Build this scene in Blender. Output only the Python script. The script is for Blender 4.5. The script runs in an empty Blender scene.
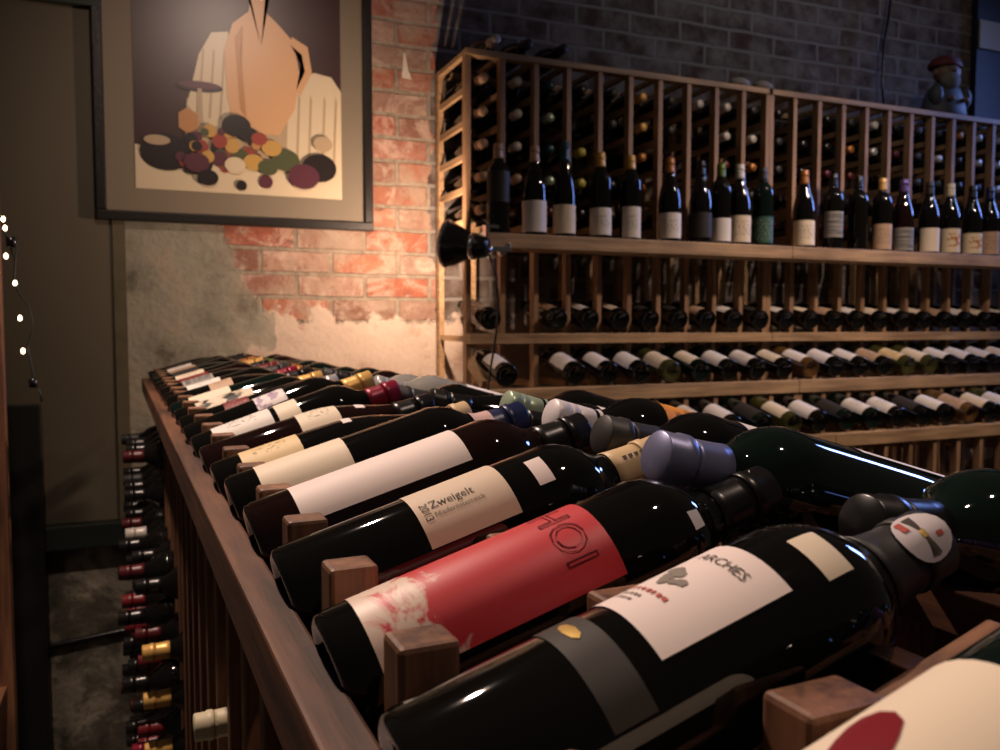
import bpy, math, random
from mathutils import Matrix, Vector
random.seed(7)
C = bpy.context.scene.collection
H = 1.42                       # camera height
R = math.radians
# ------------------------------------------------------------------ materials
MATS = {}
def newmat(name):
    m = bpy.data.materials.new(name); m.use_nodes = True
    nt = m.node_tree; b = nt.nodes['Principled BSDF']
    return m, nt, b
def plain(name, col, rough=.5, metal=0, spec=.5, coat=0, bump=0, var=0, scale=40, emit=None, es=1):
    if name in MATS: return MATS[name]
    m, nt, b = newmat(name)
    b.inputs['Base Color'].default_value = (*col, 1)
    b.inputs['Roughness'].default_value = rough
    b.inputs['Metallic'].default_value = metal
    b.inputs['Specular IOR Level'].default_value = spec
    b.inputs['Coat Weight'].default_value = coat
    if emit:
        b.inputs['Emission Color'].default_value = (*emit, 1); b.inputs['Emission Strength'].default_value = es
    if var or bump:
        tc = nt.nodes.new('ShaderNodeTexCoord'); nz = nt.nodes.new('ShaderNodeTexNoise')
        nz.inputs['Scale'].default_value = scale; nz.inputs['Detail'].default_value = 4
        nt.links.new(tc.outputs['Object'], nz.inputs['Vector'])
        if var:
            mx = nt.nodes.new('ShaderNodeMix'); mx.data_type = 'RGBA'
            mx.inputs[6].default_value = (*[c*(1-var) for c in col], 1); mx.inputs[7].default_value = (*[min(1, c*(1+var)) for c in col], 1)
            nt.links.new(nz.outputs['Fac'], mx.inputs[0]); nt.links.new(mx.outputs[2], b.inputs['Base Color'])
        if bump:
            bp = nt.nodes.new('ShaderNodeBump'); bp.inputs['Strength'].default_value = bump; bp.inputs['Distance'].default_value = .002
            nt.links.new(nz.outputs['Fac'], bp.inputs['Height']); nt.links.new(bp.outputs[0], b.inputs['Normal'])
    MATS[name] = m; return m
def wood(name, c1, c2, axis, rough=.55):
    """grain runs along the given object axis"""
    m, nt, b = newmat(name); L = nt.links.new
    tc = nt.nodes.new('ShaderNodeTexCoord'); mp = nt.nodes.new('ShaderNodeMapping')
    s = [70, 70, 70]; s[axis] = 4; mp.inputs['Scale'].default_value = s
    L(tc.outputs['Object'], mp.inputs['Vector'])
    nz = nt.nodes.new('ShaderNodeTexNoise'); nz.inputs['Scale'].default_value = 1; nz.inputs['Detail'].default_value = 5; nz.inputs['Roughness'].default_value = .65
    L(mp.outputs[0], nz.inputs['Vector'])
    n2 = nt.nodes.new('ShaderNodeTexNoise'); n2.inputs['Scale'].default_value = 5; n2.inputs['Detail'].default_value = 2
    L(tc.outputs['Object'], n2.inputs['Vector'])
    ad = nt.nodes.new('ShaderNodeMath'); ad.operation = 'MULTIPLY_ADD'; ad.inputs[1].default_value = .45
    L(n2.outputs['Fac'], ad.inputs[0]); L(nz.outputs['Fac'], ad.inputs[2])
    cr = nt.nodes.new('ShaderNodeValToRGB')
    cr.color_ramp.elements[0].position = .52; cr.color_ramp.elements[0].color = (*c1, 1)
    cr.color_ramp.elements[1].position = .92; cr.color_ramp.elements[1].color = (*c2, 1)
    L(ad.outputs[0], cr.inputs[0]); L(cr.outputs[0], b.inputs['Base Color'])
    b.inputs['Roughness'].default_value = rough
    bp = nt.nodes.new('ShaderNodeBump'); bp.inputs['Strength'].default_value = .35; bp.inputs['Distance'].default_value = .001
    L(nz.outputs['Fac'], bp.inputs['Height']); L(bp.outputs[0], b.inputs['Normal'])
    return m
RED1, RED2 = (.035, .012, .006), (.17, .068, .032)
OAK1, OAK2 = (.22, .13, .062), (.55, .35, .18)
WR = [wood('redwood_x', RED1, RED2, 0), wood('redwood_y', RED1, RED2, 1), wood('redwood_z', RED1, RED2, 2)]
BR1, BR2 = (.07, .028, .014), (.30, .135, .065)
WB = [wood('block_x', BR1, BR2, 0), wood('block_y', BR1, BR2, 1), wood('block_z', BR1, BR2, 2)]
WO = [wood('pine_x', OAK1, OAK2, 0), wood('pine_y', OAK1, OAK2, 1), wood('pine_z', (.20,.11,.055), (.48,.28,.15), 2)]
def glass(name, col, rough=.035):
    m = plain(name, col, rough, 0, .5); return m
G_BLACK = glass('glass_near_black', (.004, .0035, .003))
G_RED = glass('glass_dark_maroon', (.010, .0035, .003))
G_GREEN = glass('glass_dark_green', (.003, .008, .006))
G_OLIVE = glass('glass_olive', (.045, .045, .012))
G_AMBER = glass('glass_amber', (.10, .05, .015))
def paper(name, c1, print_col=None, amount=.0, scale=(60, 25), band=(.2, .8), rough=.55):
    """label paper with soft printed blotches laid out in label UV space"""
    m, nt, b = newmat(name); L = nt.links.new
    b.inputs['Roughness'].default_value = rough; b.inputs['Specular IOR Level'].default_value = .3
    b.inputs['Base Color'].default_value = (*c1, 1)
    if print_col:
        uv = nt.nodes.new('ShaderNodeTexCoord'); mp = nt.nodes.new('ShaderNodeMapping')
        mp.inputs['Scale'].default_value = (scale[0], scale[1], 1); L(uv.outputs['UV'], mp.inputs['Vector'])
        nz = nt.nodes.new('ShaderNodeTexNoise'); nz.inputs['Scale'].default_value = 1; nz.inputs['Detail'].default_value = 3
        L(mp.outputs[0], nz.inputs['Vector'])
        cr = nt.nodes.new('ShaderNodeValToRGB'); cr.color_ramp.elements[0].position = 1-amount-.05; cr.color_ramp.elements[1].position = 1-amount+.03
        L(nz.outputs['Fac'], cr.inputs[0])
        sx = nt.nodes.new('ShaderNodeSeparateXYZ'); L(uv.outputs['UV'], sx.inputs[0])
        f = None
        for comp in (0, 1):
            for thr, op in ((band[0], 'GREATER_THAN'), (band[1], 'LESS_THAN')):
                c = nt.nodes.new('ShaderNodeMath'); c.operation = op; c.inputs[1].default_value = thr; L(sx.outputs[comp], c.inputs[0])
                if f is None: f = c
                else:
                    q = nt.nodes.new('ShaderNodeMath'); q.operation = 'MULTIPLY'; L(f.outputs[0], q.inputs[0]); L(c.outputs[0], q.inputs[1]); f = q
        q = nt.nodes.new('ShaderNodeMath'); q.operation = 'MULTIPLY'; L(f.outputs[0], q.inputs[0]); L(cr.outputs[0], q.inputs[1])
        mx = nt.nodes.new('ShaderNodeMix'); mx.data_type = 'RGBA'
        mx.inputs[6].default_value = (*c1, 1); mx.inputs[7].default_value = (*print_col, 1)
        L(q.outputs[0], mx.inputs[0]); L(mx.outputs[2], b.inputs['Base Color'])
    return m
P_WHITE = paper('paper_white', (.80, .74, .70))
P_ROSY = paper('paper_rosy_white', (.84, .72, .68))
P_WHITEP = paper('paper_white_printed', (.78, .72, .66), (.25, .22, .2), .42, (14, 26), (.25, .75))
P_CREAM = paper('paper_cream', (.80, .68, .52))
P_CREAMP = paper('paper_cream_printed', (.78, .66, .50), (.30, .22, .15), .42, (12, 24), (.25, .8))
P_YELLOW = paper('paper_yellow', (.75, .56, .30), (.4, .28, .12), .42, (10, 20), (.2, .8))
P_BEIGE = paper('paper_beige', (.68, .55, .42))
P_DARK = paper('paper_charcoal', (.035, .030, .027))
P_GREY = paper('paper_grey_striped', (.30, .28, .25), (.1, .1, .1), .5, (30, 1), (.1, .9))
P_GREEN = paper('paper_dark_green', (.03, .09, .06), (.3, .35, .3), .4, (20, 20), (.1, .9))
P_PURPLE = paper('paper_mauve', (.38, .28, .38), (.75, .68, .66), .5, (4, 5), (0, 1))
P_SPLASH = paper('paper_black_cream_splash', (.015, .012, .01), (.72, .6, .45), .52, (4, 5), (.02, .98))
P_REDDK = paper('paper_dark_red', (.16, .012, .014), (.45, .2, .15), .4, (8, 12), (.1, .9))
P_PINKART = paper('paper_white_red_print', (.80, .70, .66), (.6, .12, .08), .43, (8, 12), (.2, .8))
P_ORANGE = paper('paper_orange', (.72, .28, .03), (.3, .1, .01), .45, (5, 6), (0, 1))
P_TAN = paper('paper_tan', (.50, .34, .22), (.25, .15, .1), .42, (12, 20), (.2, .8))
P_CRORANGE = paper('paper_cream_orange_print', (.74, .62, .42), (.5, .16, .03), .47, (6, 8), (.25, .8))
LABELS = [P_WHITEP, P_CREAMP, P_WHITE, P_CREAM, P_WHITEP, P_TAN, P_YELLOW]
# red label with a cream splash towards the bottle's base
def red_label():
    m, nt, b = newmat('paper_red_cream_splash'); L = nt.links.new
    tc = nt.nodes.new('ShaderNodeTexCoord'); mp = nt.nodes.new('ShaderNodeMapping'); mp.inputs['Scale'].default_value = (6, 3.2, 1); mp.inputs['Location'].default_value = (1.3, 4.1, 0)
    L(tc.outputs['UV'], mp.inputs['Vector'])
    nz = nt.nodes.new('ShaderNodeTexNoise'); nz.inputs['Scale'].default_value = 1; nz.inputs['Detail'].default_value = 6; nz.inputs['Roughness'].default_value = .6; nz.inputs['Distortion'].default_value = .8
    L(mp.outputs[0], nz.inputs['Vector'])
    sx = nt.nodes.new('ShaderNodeSeparateXYZ'); L(tc.outputs['UV'], sx.inputs[0])
    g = nt.nodes.new('ShaderNodeMapRange'); g.inputs['From Min'].default_value = .0; g.inputs['From Max'].default_value = .62; g.inputs['To Min'].default_value = .27; g.inputs['To Max'].default_value = -.35
    L(sx.outputs[0], g.inputs[0])
    ad = nt.nodes.new('ShaderNodeMath'); L(nz.outputs['Fac'], ad.inputs[0]); L(g.outputs[0], ad.inputs[1])
    cr = nt.nodes.new('ShaderNodeValToRGB'); cr.color_ramp.elements[0].position = .53; cr.color_ramp.elements[1].position = .62
    L(ad.outputs[0], cr.inputs[0])
    mx = nt.nodes.new('ShaderNodeMix'); mx.data_type = 'RGBA'; mx.inputs[6].default_value = (.54, .022, .034, 1); mx.inputs[7].default_value = (.72, .56, .46, 1)
    L(cr.outputs[0], mx.inputs[0]); L(mx.outputs[2], b.inputs['Base Color']); b.inputs['Roughness'].default_value = .45
    return m
P_RED = red_label()
INK = plain('ink_dark', (.06, .045, .035), .7); INKRED = plain('ink_red', (.45, .08, .06), .7); INKGREY = plain('ink_grey', (.22, .19, .16), .7)
INKMAR = plain('ink_maroon', (.22, .01, .015), .7); GOLD = plain('foil_gold_print', (.6, .4, .12), .35, .6)
def cap(name, col, rough=.35, metal=.3): return plain('capsule_'+name, col, rough, metal)
K = dict(black=cap('black', (.007, .006, .006), .30, 0), charcoal=cap('charcoal', (.022, .020, .020), .5, 0), beige=cap('beige', (.62, .44, .24), .5, 0),
  gold=cap('gold', (.72, .42, .12), .4, .3), cream=cap('cream', (.62, .54, .36), .5, 0), maroon=cap('maroon', (.22, .008, .03), .35, .2), red=cap('red', (.14, .008, .012), .4, 0),
  navy=cap('navy', (.012, .018, .07), .35, .1), lavender=cap('lavender', (.22, .23, .38), .38, .5), silver=cap('silver', (.62, .60, .60), .35, .6), white=cap('white', (.72, .66, .68), .4, .1),
  green=cap('green', (.10, .16, .02), .35, .2), teal=cap('teal', (.01, .05, .07), .35, .2), copper=cap('copper', (.4, .16, .04), .4, .4), tan=cap('tan', (.45, .28, .18), .45, .1),
  pale=cap('pale', (.55, .50, .45), .4, .1), palegreen=cap('palegreen', (.40, .50, .36), .3, .4), yellow=cap('yellow', (.5, .46, .08), .4, .1), purple=cap('purple', (.12, .06, .2), .3, .3),
  bright=cap('brightgreen', (.1, .6, .05), .4, 0), darkred=cap('darkred', (.07, .006, .008), .4, .1))
# ------------------------------------------------------------------ mesh builder
class MB:
    def __init__(s): s.v = []; s.f = []; s.m = []; s.sm = []; s.uv = None
    def add(s, vs, fs, mi=0, smooth=False):
        o = len(s.v); s.v += [tuple(v) for v in vs]
        for f in fs: s.f.append(tuple(i+o for i in f)); s.m.append(mi); s.sm.append(smooth)
    def box(s, a, b, mi=0, M=None):
        vs = [Vector((x, y, z)) for x in (a[0], b[0]) for y in (a[1], b[1]) for z in (a[2], b[2])]
        if M: vs = [M @ v for v in vs]
        s.add(vs, [(0,1,3,2),(4,6,7,5),(0,4,5,1),(2,3,7,6),(0,2,6,4),(1,5,7,3)], mi)
    def bar(s, p, q, w, h, mi=0, up=(0,0,1)):
        p = Vector(p); q = Vector(q); d = (q-p); L = d.length; d.normalize(); u = Vector(up); x = d.cross(u).normalized(); u = x.cross(d)
        M = Matrix((( d.x, x.x, u.x, p.x), (d.y, x.y, u.y, p.y), (d.z, x.z, u.z, p.z), (0,0,0,1)))
        s.box((0,-w/2,-h/2), (L, w/2, h/2), mi, M)
    def lathe(s, prof, n=32, mi=0, M=None, smooth=True):
        vs = []; fs = []
        for r, z in prof:
            for i in range(n):
                a = 2*math.pi*i/n; vs.append(Vector((r*math.cos(a), r*math.sin(a), z)))
        for j in range(len(prof)-1):
            for i in range(n):
                k = (i+1) % n; fs.append((j*n+i, j*n+k, (j+1)*n+k, (j+1)*n+i))
        if M: vs = [M @ v for v in vs]
        s.add(vs, fs, mi, smooth)
    def tube(s, pts, r, n=8, mi=0):
        pts = [Vector(p) for p in pts]; vs = []; fs = []
        for i, p in enumerate(pts):
            d = (pts[min(i+1, len(pts)-1)]-pts[max(i-1, 0)]).normalized()
            a = d.orthogonal().normalized() if i == 0 else (a - d*a.dot(d)).normalized()
            b = d.cross(a)
            for k in range(n):
                t = 2*math.pi*k/n; vs.append(p+(a*math.cos(t)+b*math.sin(t))*r)
        for i in range(len(pts)-1):
            for k in range(n): l = (k+1) % n; fs.append((i*n+k, i*n+l, (i+1)*n+l, (i+1)*n+k))
        fs.append(tuple(range(n))[::-1]); fs.append(tuple(range((len(pts)-1)*n, len(pts)*n)))
        s.add(vs, fs, mi, True)
    def mesh(s, name, mats):
        me = bpy.data.meshes.new(name); me.from_pydata(s.v, [], s.f)
        for m in (mats if isinstance(mats, (list, tuple)) else [mats]): me.materials.append(m)
        me.polygons.foreach_set('material_index', s.m); me.polygons.foreach_set('use_smooth', s.sm)
        if s.uv:
            l = me.uv_layers.new(name='UVMap')
            for lp in me.loops: l.data[lp.index].uv = s.uv[lp.vertex_index]
        me.update(); return me
    def build(s, name, mats, parent=None, bevel=0, M=None):
        o = bpy.data.objects.new(name, s.mesh(name, mats)); C.objects.link(o)
        if parent: o.parent = parent
        if M is not None: o.matrix_world = M
        if bevel:
            b = o.modifiers.new('bevel', 'BEVEL'); b.width = bevel; b.segments = 2; b.limit_method = 'ANGLE'
        return o
def tag(o, label, cat, group=None):
    o['label'] = label; o['category'] = cat
    if group: o['group'] = group
    return o
def struct(o): o['kind'] = 'structure'; return o
def empty(name, M=None):
    o = bpy.data.objects.new(name, None); o.empty_display_size = .05; C.objects.link(o)
    if M is not None: o.matrix_world = M
    return o
def frame(o, x, y, z): # matrix from origin and axes
    return Matrix(((x[0], y[0], z[0], o[0]), (x[1], y[1], z[1], o[1]), (x[2], y[2], z[2], o[2]), (0,0,0,1)))
# ------------------------------------------------------------------ bottles
PROF = {
 'bordeaux': dict(L=.285, R=.0368, neck=.0140, shoulder=.185, cap=.238, p=[(.0368,.185),(.0372,.193),(.0352,.203),(.0310,.213),(.0250,.221),(.0195,.2275),(.0160,.236),(.0148,.247),(.0140,.262)]),
 'broad': dict(L=.272, R=.0395, neck=.0155, shoulder=.182, cap=.224, p=[(.0395,.182),(.0388,.191),(.0362,.201),(.0315,.2095),(.0255,.2165),(.0205,.2235),(.0172,.232),(.0158,.243),(.0155,.254)]),
 'burgundy': dict(L=.288, R=.0395, neck=.0142, shoulder=.135, cap=.236, p=[(.0395,.135),(.0388,.147),(.0368,.162),(.0335,.177),(.0292,.192),(.0245,.207),(.0202,.221),(.0170,.235),(.0150,.252),(.0142,.268)]),
 'flute':    dict(L=.310, R=.0370, neck=.0138, shoulder=.120, cap=.245, p=[(.0370,.120),(.0362,.137),(.0340,.157),(.0305,.180),(.0260,.204),(.0212,.228),(.0172,.250),(.0148,.270),(.0138,.285)]),
}
CACHE = {}
def body_mesh(kind, mat, n):
    key = ('b', kind, mat.name, n)
    if key not in CACHE:
        P = PROF[kind]; R_ = P['R']
        prof = [(0,.018),(.008,.016),(.020,.006),(.029,.001),(R_-.0045,0),(R_-.0012,.0018),(R_,.006)]+P['p']+[(P['neck'],P['L']-.006),(P['neck']-.001,P['L']-.002),(0,P['L']-.002)]
        m = MB(); m.lathe(prof, n); CACHE[key] = m.mesh('glass_body', mat)
    return CACHE[key]
def rad(kind, z):
    pts = [(PROF[kind]['R'], 0)]+PROF[kind]['p']+[(PROF[kind]['neck'], PROF[kind]['L'])]
    for (r0, z0), (r1, z1) in zip(pts, pts[1:]):
        if z0 <= z <= z1: return r0+(r1-r0)*(z-z0)/(z1-z0+1e-9)
    return pts[-1][0]
def cap_mesh(kind, mat, n, screw):
    key = ('c', kind, mat.name, n, screw)
    if key not in CACHE:
        P = PROF[kind]; L = P['L']; z0 = P['cap']; m = MB()
        if screw:
            r = .0152; prof = [(rad(kind, z0)+.0003, z0)]
            prof += [(r-.0003, z0+.006), (r, z0+.009), (r, L-.024), (r-.0009, L-.0225), (r, L-.021), (r, L-.015), (r-.0007, L-.0138), (r, L-.0126), (r, L-.002), (r-.0012, L), (0, L)]
        else:
            prof = [(rad(kind, z0)+.0005, z0-.0002), (rad(kind, z0)+.0009, z0)]+[(rad(kind, z)+.0009, z) for z in [z0+(L-z0)*t for t in (.15, .3, .45, .6)]]
            r = P['neck']+.0009
            prof += [(r, L-.021), (r+.0012, L-.0195), (r+.0012, L-.014), (r, L-.0125), (r, L-.0015), (r-.0012, L), (0, L)]
        m.lathe(prof, n); CACHE[key] = m.mesh('capsule', mat)
    return CACHE[key]
def label_mesh(kind, mat, z0, z1, half, n=18, off=.0005, name='label'):
    key = ('l', kind, mat.name, z0, z1, half, n)
    if key not in CACHE:
        m = MB(); vs = []; fs = []; uv = []; nz = 1 if z1 <= PROF[kind]['shoulder'] else 6
        for j in range(nz+1):
            z = z0+(z1-z0)*j/nz; r = rad(kind, z)+off
            for i in range(n+1):
                a = -half+2*half*i/n; vs.append((r*math.cos(a), r*math.sin(a), z)); uv.append((j/nz, i/n))
        for j in range(nz):
            for i in range(n): fs.append((j*(n+1)+i, j*(n+1)+i+1, (j+1)*(n+1)+i+1, (j+1)*(n+1)+i))
        m.add(vs, fs, 0, True); m.uv = uv; CACHE[key] = m.mesh(name, mat)
    return CACHE[key]
def wrap_text(txt, size, mat, kind, zc, ac, axial=False, parent=None, off=.0009, sx=1.0, outline=False):
    cu = bpy.data.curves.new('text', 'FONT'); cu.body = txt; cu.size = size; cu.align_x = 'CENTER'; cu.align_y = 'CENTER'; cu.resolution_u = 2
    if outline: cu.fill_mode = 'NONE'; cu.bevel_depth = .0004; cu.bevel_resolution = 0; cu.resolution_u = 3
    o = bpy.data.objects.new('text', cu); C.objects.link(o)
    dg = bpy.context.evaluated_depsgraph_get(); me = bpy.data.meshes.new_from_object(o.evaluated_get(dg)); bpy.data.objects.remove(o)
    for v in me.vertices:
        x, y = v.co.x*sx, v.co.y
        z, s = (zc+x, -y) if axial else (zc+y, x)
        r = rad(kind, z)+off; a = ac+s/r
        v.co = (r*math.cos(a), r*math.sin(a), z)
    me.materials.clear(); me.materials.append(mat)
    for p in me.polygons: p.material_index = 0
    t = bpy.data.objects.new('printed_text', me); C.objects.link(t); t.parent = parent
    return t
def wrap_shape(pts, mat, kind, parent, name='printed_emblem', off=.0009, close=True):
    """polygon given as (z, arc) points laid on the bottle's surface"""
    m = MB(); c = (sum(p[0] for p in pts)/len(pts), sum(p[1] for p in pts)/len(pts)); rings = 4; vs = [c]
    for k in range(1, rings+1): vs += [(c[0]+(p[0]-c[0])*k/rings, c[1]+(p[1]-c[1])*k/rings) for p in pts]
    n = len(pts); fs = [(0, 1+i, 1+(i+1) % n) for i in range(n)]
    for k in range(rings-1):
        for i in range(n): a = 1+k*n+i; b = 1+k*n+(i+1) % n; fs.append((a, a+n, b+n, b))
    V = []
    for z, s in vs: r = rad(kind, z)+off; V.append((r*math.cos(s/r), r*math.sin(s/r), z))
    m.add(V, fs, 0, True); return m.build(name, mat, parent)
def bottle(M, kind='bordeaux', g=G_BLACK, c='black', labels=(), label='', group=None, n=24, screw=False, cat='wine bottle'):
    """M: local +Z = from base to mouth, local +X = where the label faces"""
    r = empty('wine_bottle', M)
    tag(r, label, cat, group)
    b = bpy.data.objects.new('glass_body', body_mesh(kind, g, n)); C.objects.link(b); b.parent = r
    if c:
        o = bpy.data.objects.new('screw_cap' if screw else 'capsule', cap_mesh(kind, K[c], n, screw)); C.objects.link(o); o.parent = r
    out = []
    for L in labels:
        mat, z0, z1, half = L[:4]
        o = bpy.data.objects.new(L[5] if len(L) > 5 else 'paper_label', label_mesh(kind, mat, z0, z1, half)); C.objects.link(o); o.parent = r
        if len(L) > 4 and L[4]: o.rotation_euler.z = L[4]
        out.append(o)
    return r, out
# ------------------------------------------------------------------ island frame: local (v across, u along, z relative to camera height)
TH = R(1.836)
ISL = Matrix.Translation((0, 0, H)) @ Matrix.Rotation(TH, 4, 'Z')
def IM(v, u, z): return ISL @ Vector((v, u, z))
POST = [.3136+.115*i for i in range(-2, 21)]
TILT = R(16.0); AXS = Matrix.Diagonal((1, 1, .965, 1))
def lay_left(k, v0=.087, z0=-.162, roll=0, du=0, tilt=TILT, s=1):
    u = .2561+.115*k+du
    ax = Vector((math.cos(tilt), 0, math.sin(tilt))); up = Vector((-math.sin(tilt), 0, math.cos(tilt)))
    up = Matrix.Rotation(roll, 3, ax) @ up
    return ISL @ frame((v0, u, z0), up, ax.cross(up), ax) @ AXS @ Matrix.Diagonal((s, s, s, 1))
def lay_right(j, vend=.305, zend=-.079, L=.285, roll=0, du=0, tilt=TILT):
    u = .43+.115*j+du
    ax = Vector((-math.cos(tilt), 0, math.sin(tilt))); up = Vector((math.sin(tilt), 0, math.cos(tilt)))
    up = Matrix.Rotation(roll, 3, ax) @ up
    o = Vector((vend, u, zend))-ax*L*.965
    return ISL @ frame(o, up, ax.cross(up), ax) @ AXS
# ---- the island rack
isl = empty('display_rack', ISL @ Matrix.Translation((.3225, 1.4, -H)))
tag(isl, 'long reddish wooden double-sided display rack running away from the camera, bottles laid across its top', 'wine rack')
VC = .3225
def mir(v): return 2*VC-v
def ipart(mb, name, mats, bevel=.0012):
    return mb.build(name, mats, isl, bevel, ISL)
for side in (0, 1):
    S = (lambda v: v) if side == 0 else mir
    def bx(m, v0, u0, z0, v1, u1, z1, mi=0):
        a, b = sorted((S(v0), S(v1))); m.box((a, u0, z0), (b, u1, z1), mi)
    m = MB(); bx(m, .0635, -.25, -.193, .0855, 2.66, -.155); ipart(m, 'edge_rail', WR[1], .002)
    m = MB(); bx(m, .125, -.25, -.240, .143, 2.66, -.215); ipart(m, 'base_rail', WR[1])
    m = MB(); bx(m, .265, -.25, -.150, .281, 2.66, -.128); ipart(m, 'neck_rail', WR[1])
    m = MB(); bx(m, .090, -.25, -1.40, .120, 2.66, -1.34); ipart(m, 'plinth', WR[1])
for u in POST:
    for side in (0, 1):
        S = (lambda v: v) if side == 0 else mir
        du = 0 if side == 0 else .0
        def bx(m, v0, u0, z0, v1, u1, z1, mi=0):
            a, b = sorted((S(v0), S(v1))); m.box((a, u0, z0), (b, u1, z1), mi)
        m = MB(); bx(m, .096, u-.010, -1.34, .122, u+.013, -.125); ipart(m, 'post', WB[2], .0025)
        m = MB(); bx(m, .192, u-.010, -1.34, .226, u+.013, -.121); ipart(m, 'middle_post', WB[2], .0025)
        m = MB()
        m.bar((S(.123), u+.0015, -.172), (S(.30), u+.0015, -.172+math.tan(TILT)*.177), .012, .022)
        for r_ in range(12): bx(m, .122, u-.004, -.27-.09*r_, .305, u+.007, -.252-.09*r_)
        ipart(m, 'cross_slat', WB[0], .001)
    m = MB(); m.box((.356, u-.012, -1.34), (.394, u+.014, -.128)); ipart(m, 'ridge_post', WB[2], .0025)
# ---- left-hand bottles: cradled base towards the aisle
def ord_(n): return ['first','second','third','fourth','fifth','sixth','seventh','eighth','ninth','tenth','eleventh','twelfth','thirteenth','fourteenth','fifteenth','sixteenth','seventeenth','eighteenth','nineteenth','twentieth','twenty-first','twenty-second','twenty-third','twenty-fourth'][n-1]
GL = 'bottles laid along the near slope of the display rack'
GR = 'bottles laid along the far slope of the display rack'
# k=-1 cream label with dark red drop
r, l = bottle(lay_left(-1, roll=R(0), s=.96, z0=-.164), 'bordeaux', G_GREEN, 'black', [(P_CREAM, .030, .152, R(75))], 'nearest bottle, wide plain cream label with a dark red drop, lower right corner', GL, 48)
drop = [(.098+.0085*math.cos(t), -.013+.0085*math.sin(t)) for t in [R(-80+20*i) for i in range(9)]]+[(.02+.035, -.001), (.055, -.010), (.056, -.018)]
wrap_shape([(0.0582, -0.0050), (0.0880, -0.0100), (0.0980, -0.0145), (0.1060, -0.0175), (0.1120, -0.0180), (0.1165, -0.0150), (0.1175, -0.0100), (0.1150, -0.0050), (0.1080, -0.0010), (0.0980, 0.0030), (0.0880, 0.0070), (0.0582, 0.0100)], plain('ink_crimson', (.20, .006, .014), .35), 'bordeaux', l[0], 'red_drop')
# k=0 Arches
r, l = bottle(lay_left(0, roll=R(0), s=.955, z0=-.166), 'broad', G_BLACK, 'charcoal',
   [(P_ROSY, .098, .163, R(54), R(-12)), (P_DARK, .068, .087, R(62), 0, 'lower_label'), (P_CREAM, .180, .195, R(17), R(30), 'shoulder_label')],
   'large dark bottle with white ARCHES label, charcoal band and round seal on its capsule', GL, 56)
wrap_text('ARCHES', .0076, INK, 'broad', .150, R(17), parent=l[0], sx=1.0)
def strokes(parent, kind, z, s0, s1, mat, n, w=.0006, off=.0009):
    q = random.Random(int(z*1e5)); st = (s1-s0)/n
    for i in range(n):
        a = s0+st*i; b = a+st*q.uniform(.45, .85); dz = q.uniform(-.0004, .0004)
        wrap_shape([(z-w+dz, a), (z+w+dz, a+.0002), (z+w*1.4-dz, b), (z-w-dz, b)], mat, kind, parent, 'faint_print', off)
strokes(l[0], 'broad', .1165, -.012, .018, INKRED, 9, .0011); strokes(l[0], 'broad', .1115, -.010, .008, INKGREY, 7, .0008); strokes(l[0], 'broad', .1075, -.008, .006, INKGREY, 6, .0007)
for q in range(9):
    rr = random.uniform(.002, .0045); cz = .132+random.uniform(-.007, .007); cs = .006+random.uniform(-.011, .010)
    wrap_shape([(cz+rr*math.cos(R(a))*random.uniform(.6, 1.1), cs+rr*math.sin(R(a))*random.uniform(.7, 1.3)) for a in range(0, 360, 40)], INKGREY, 'broad', l[0])
wrap_shape([(.0775+.003*math.cos(R(a)), -.002+.008*math.sin(R(a))) for a in range(0, 360, 45)], GOLD, 'broad', l[1], 'gold_emblem')
seal = wrap_shape([(.256+.0145*math.cos(R(a)), .0135*math.sin(R(a))) for a in range(0, 360, 18)], paper('paper_seal', (.62, .56, .58)), 'broad', r, 'round_seal', .0024); seal.rotation_euler.z = R(40)
for (z_, s_, w_, h_, mt) in ((.256, 0, .0028, .0105, INK), (.256, .0, .0016, .002, GOLD), (.2495, -.007, .002, .003, INKRED), (.2635, .003, .0018, .0012, INKRED)):
    o = wrap_shape([(z_-w_, s_-h_), (z_+w_, s_-h_), (z_+w_, s_+h_), (z_-w_, s_+h_)], mt, 'broad', seal, 'seal_print', .0028)
# k=1 red label
r, l = bottle(lay_left(1, roll=R(-4), s=.95, z0=-.166), 'bordeaux', G_BLACK, 'black', [(P_RED, .019, .155, R(82)), (P_WHITE, .205, .214, R(9), R(66), 'shoulder_tag')],
   'bottle wrapped in a long red label splashed with cream at its base end', GL, 56)
wrap_text('HOI', .027, INKMAR, 'bordeaux', .134, R(26), parent=l[0], outline=True, sx=1.0)
# k=2 Zweigelt
r, l = bottle(lay_left(2, roll=R(4), z0=-.165, s=.98), 'bordeaux', G_BLACK, 'beige', [(P_BEIGE, .088, .152, R(66)), (P_ROSY, .171, .183, R(17), R(32), 'neck_tag')],
   'bottle with beige label printed Zweigelt 2013 and a beige capsule', GL, 56)
wrap_text('Zweigelt', .0088, INK, 'bordeaux', .114, R(24), axial=True, parent=l[0])
wrap_text('Niederösterreich', .0050, INKGREY, 'bordeaux', .1165, R(36), axial=True, parent=l[0])
wrap_text('2013', .0075, INK, 'bordeaux', .0945, R(30), parent=l[0])
for i_ in range(6): wrap_shape([(.247+.005*i_, .0095), (.2505+.005*i_, .0095), (.2500+.005*i_, .0125), (.2475+.005*i_, .0125)], INK, 'bordeaux', r, 'capsule_print', .0016)
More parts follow.
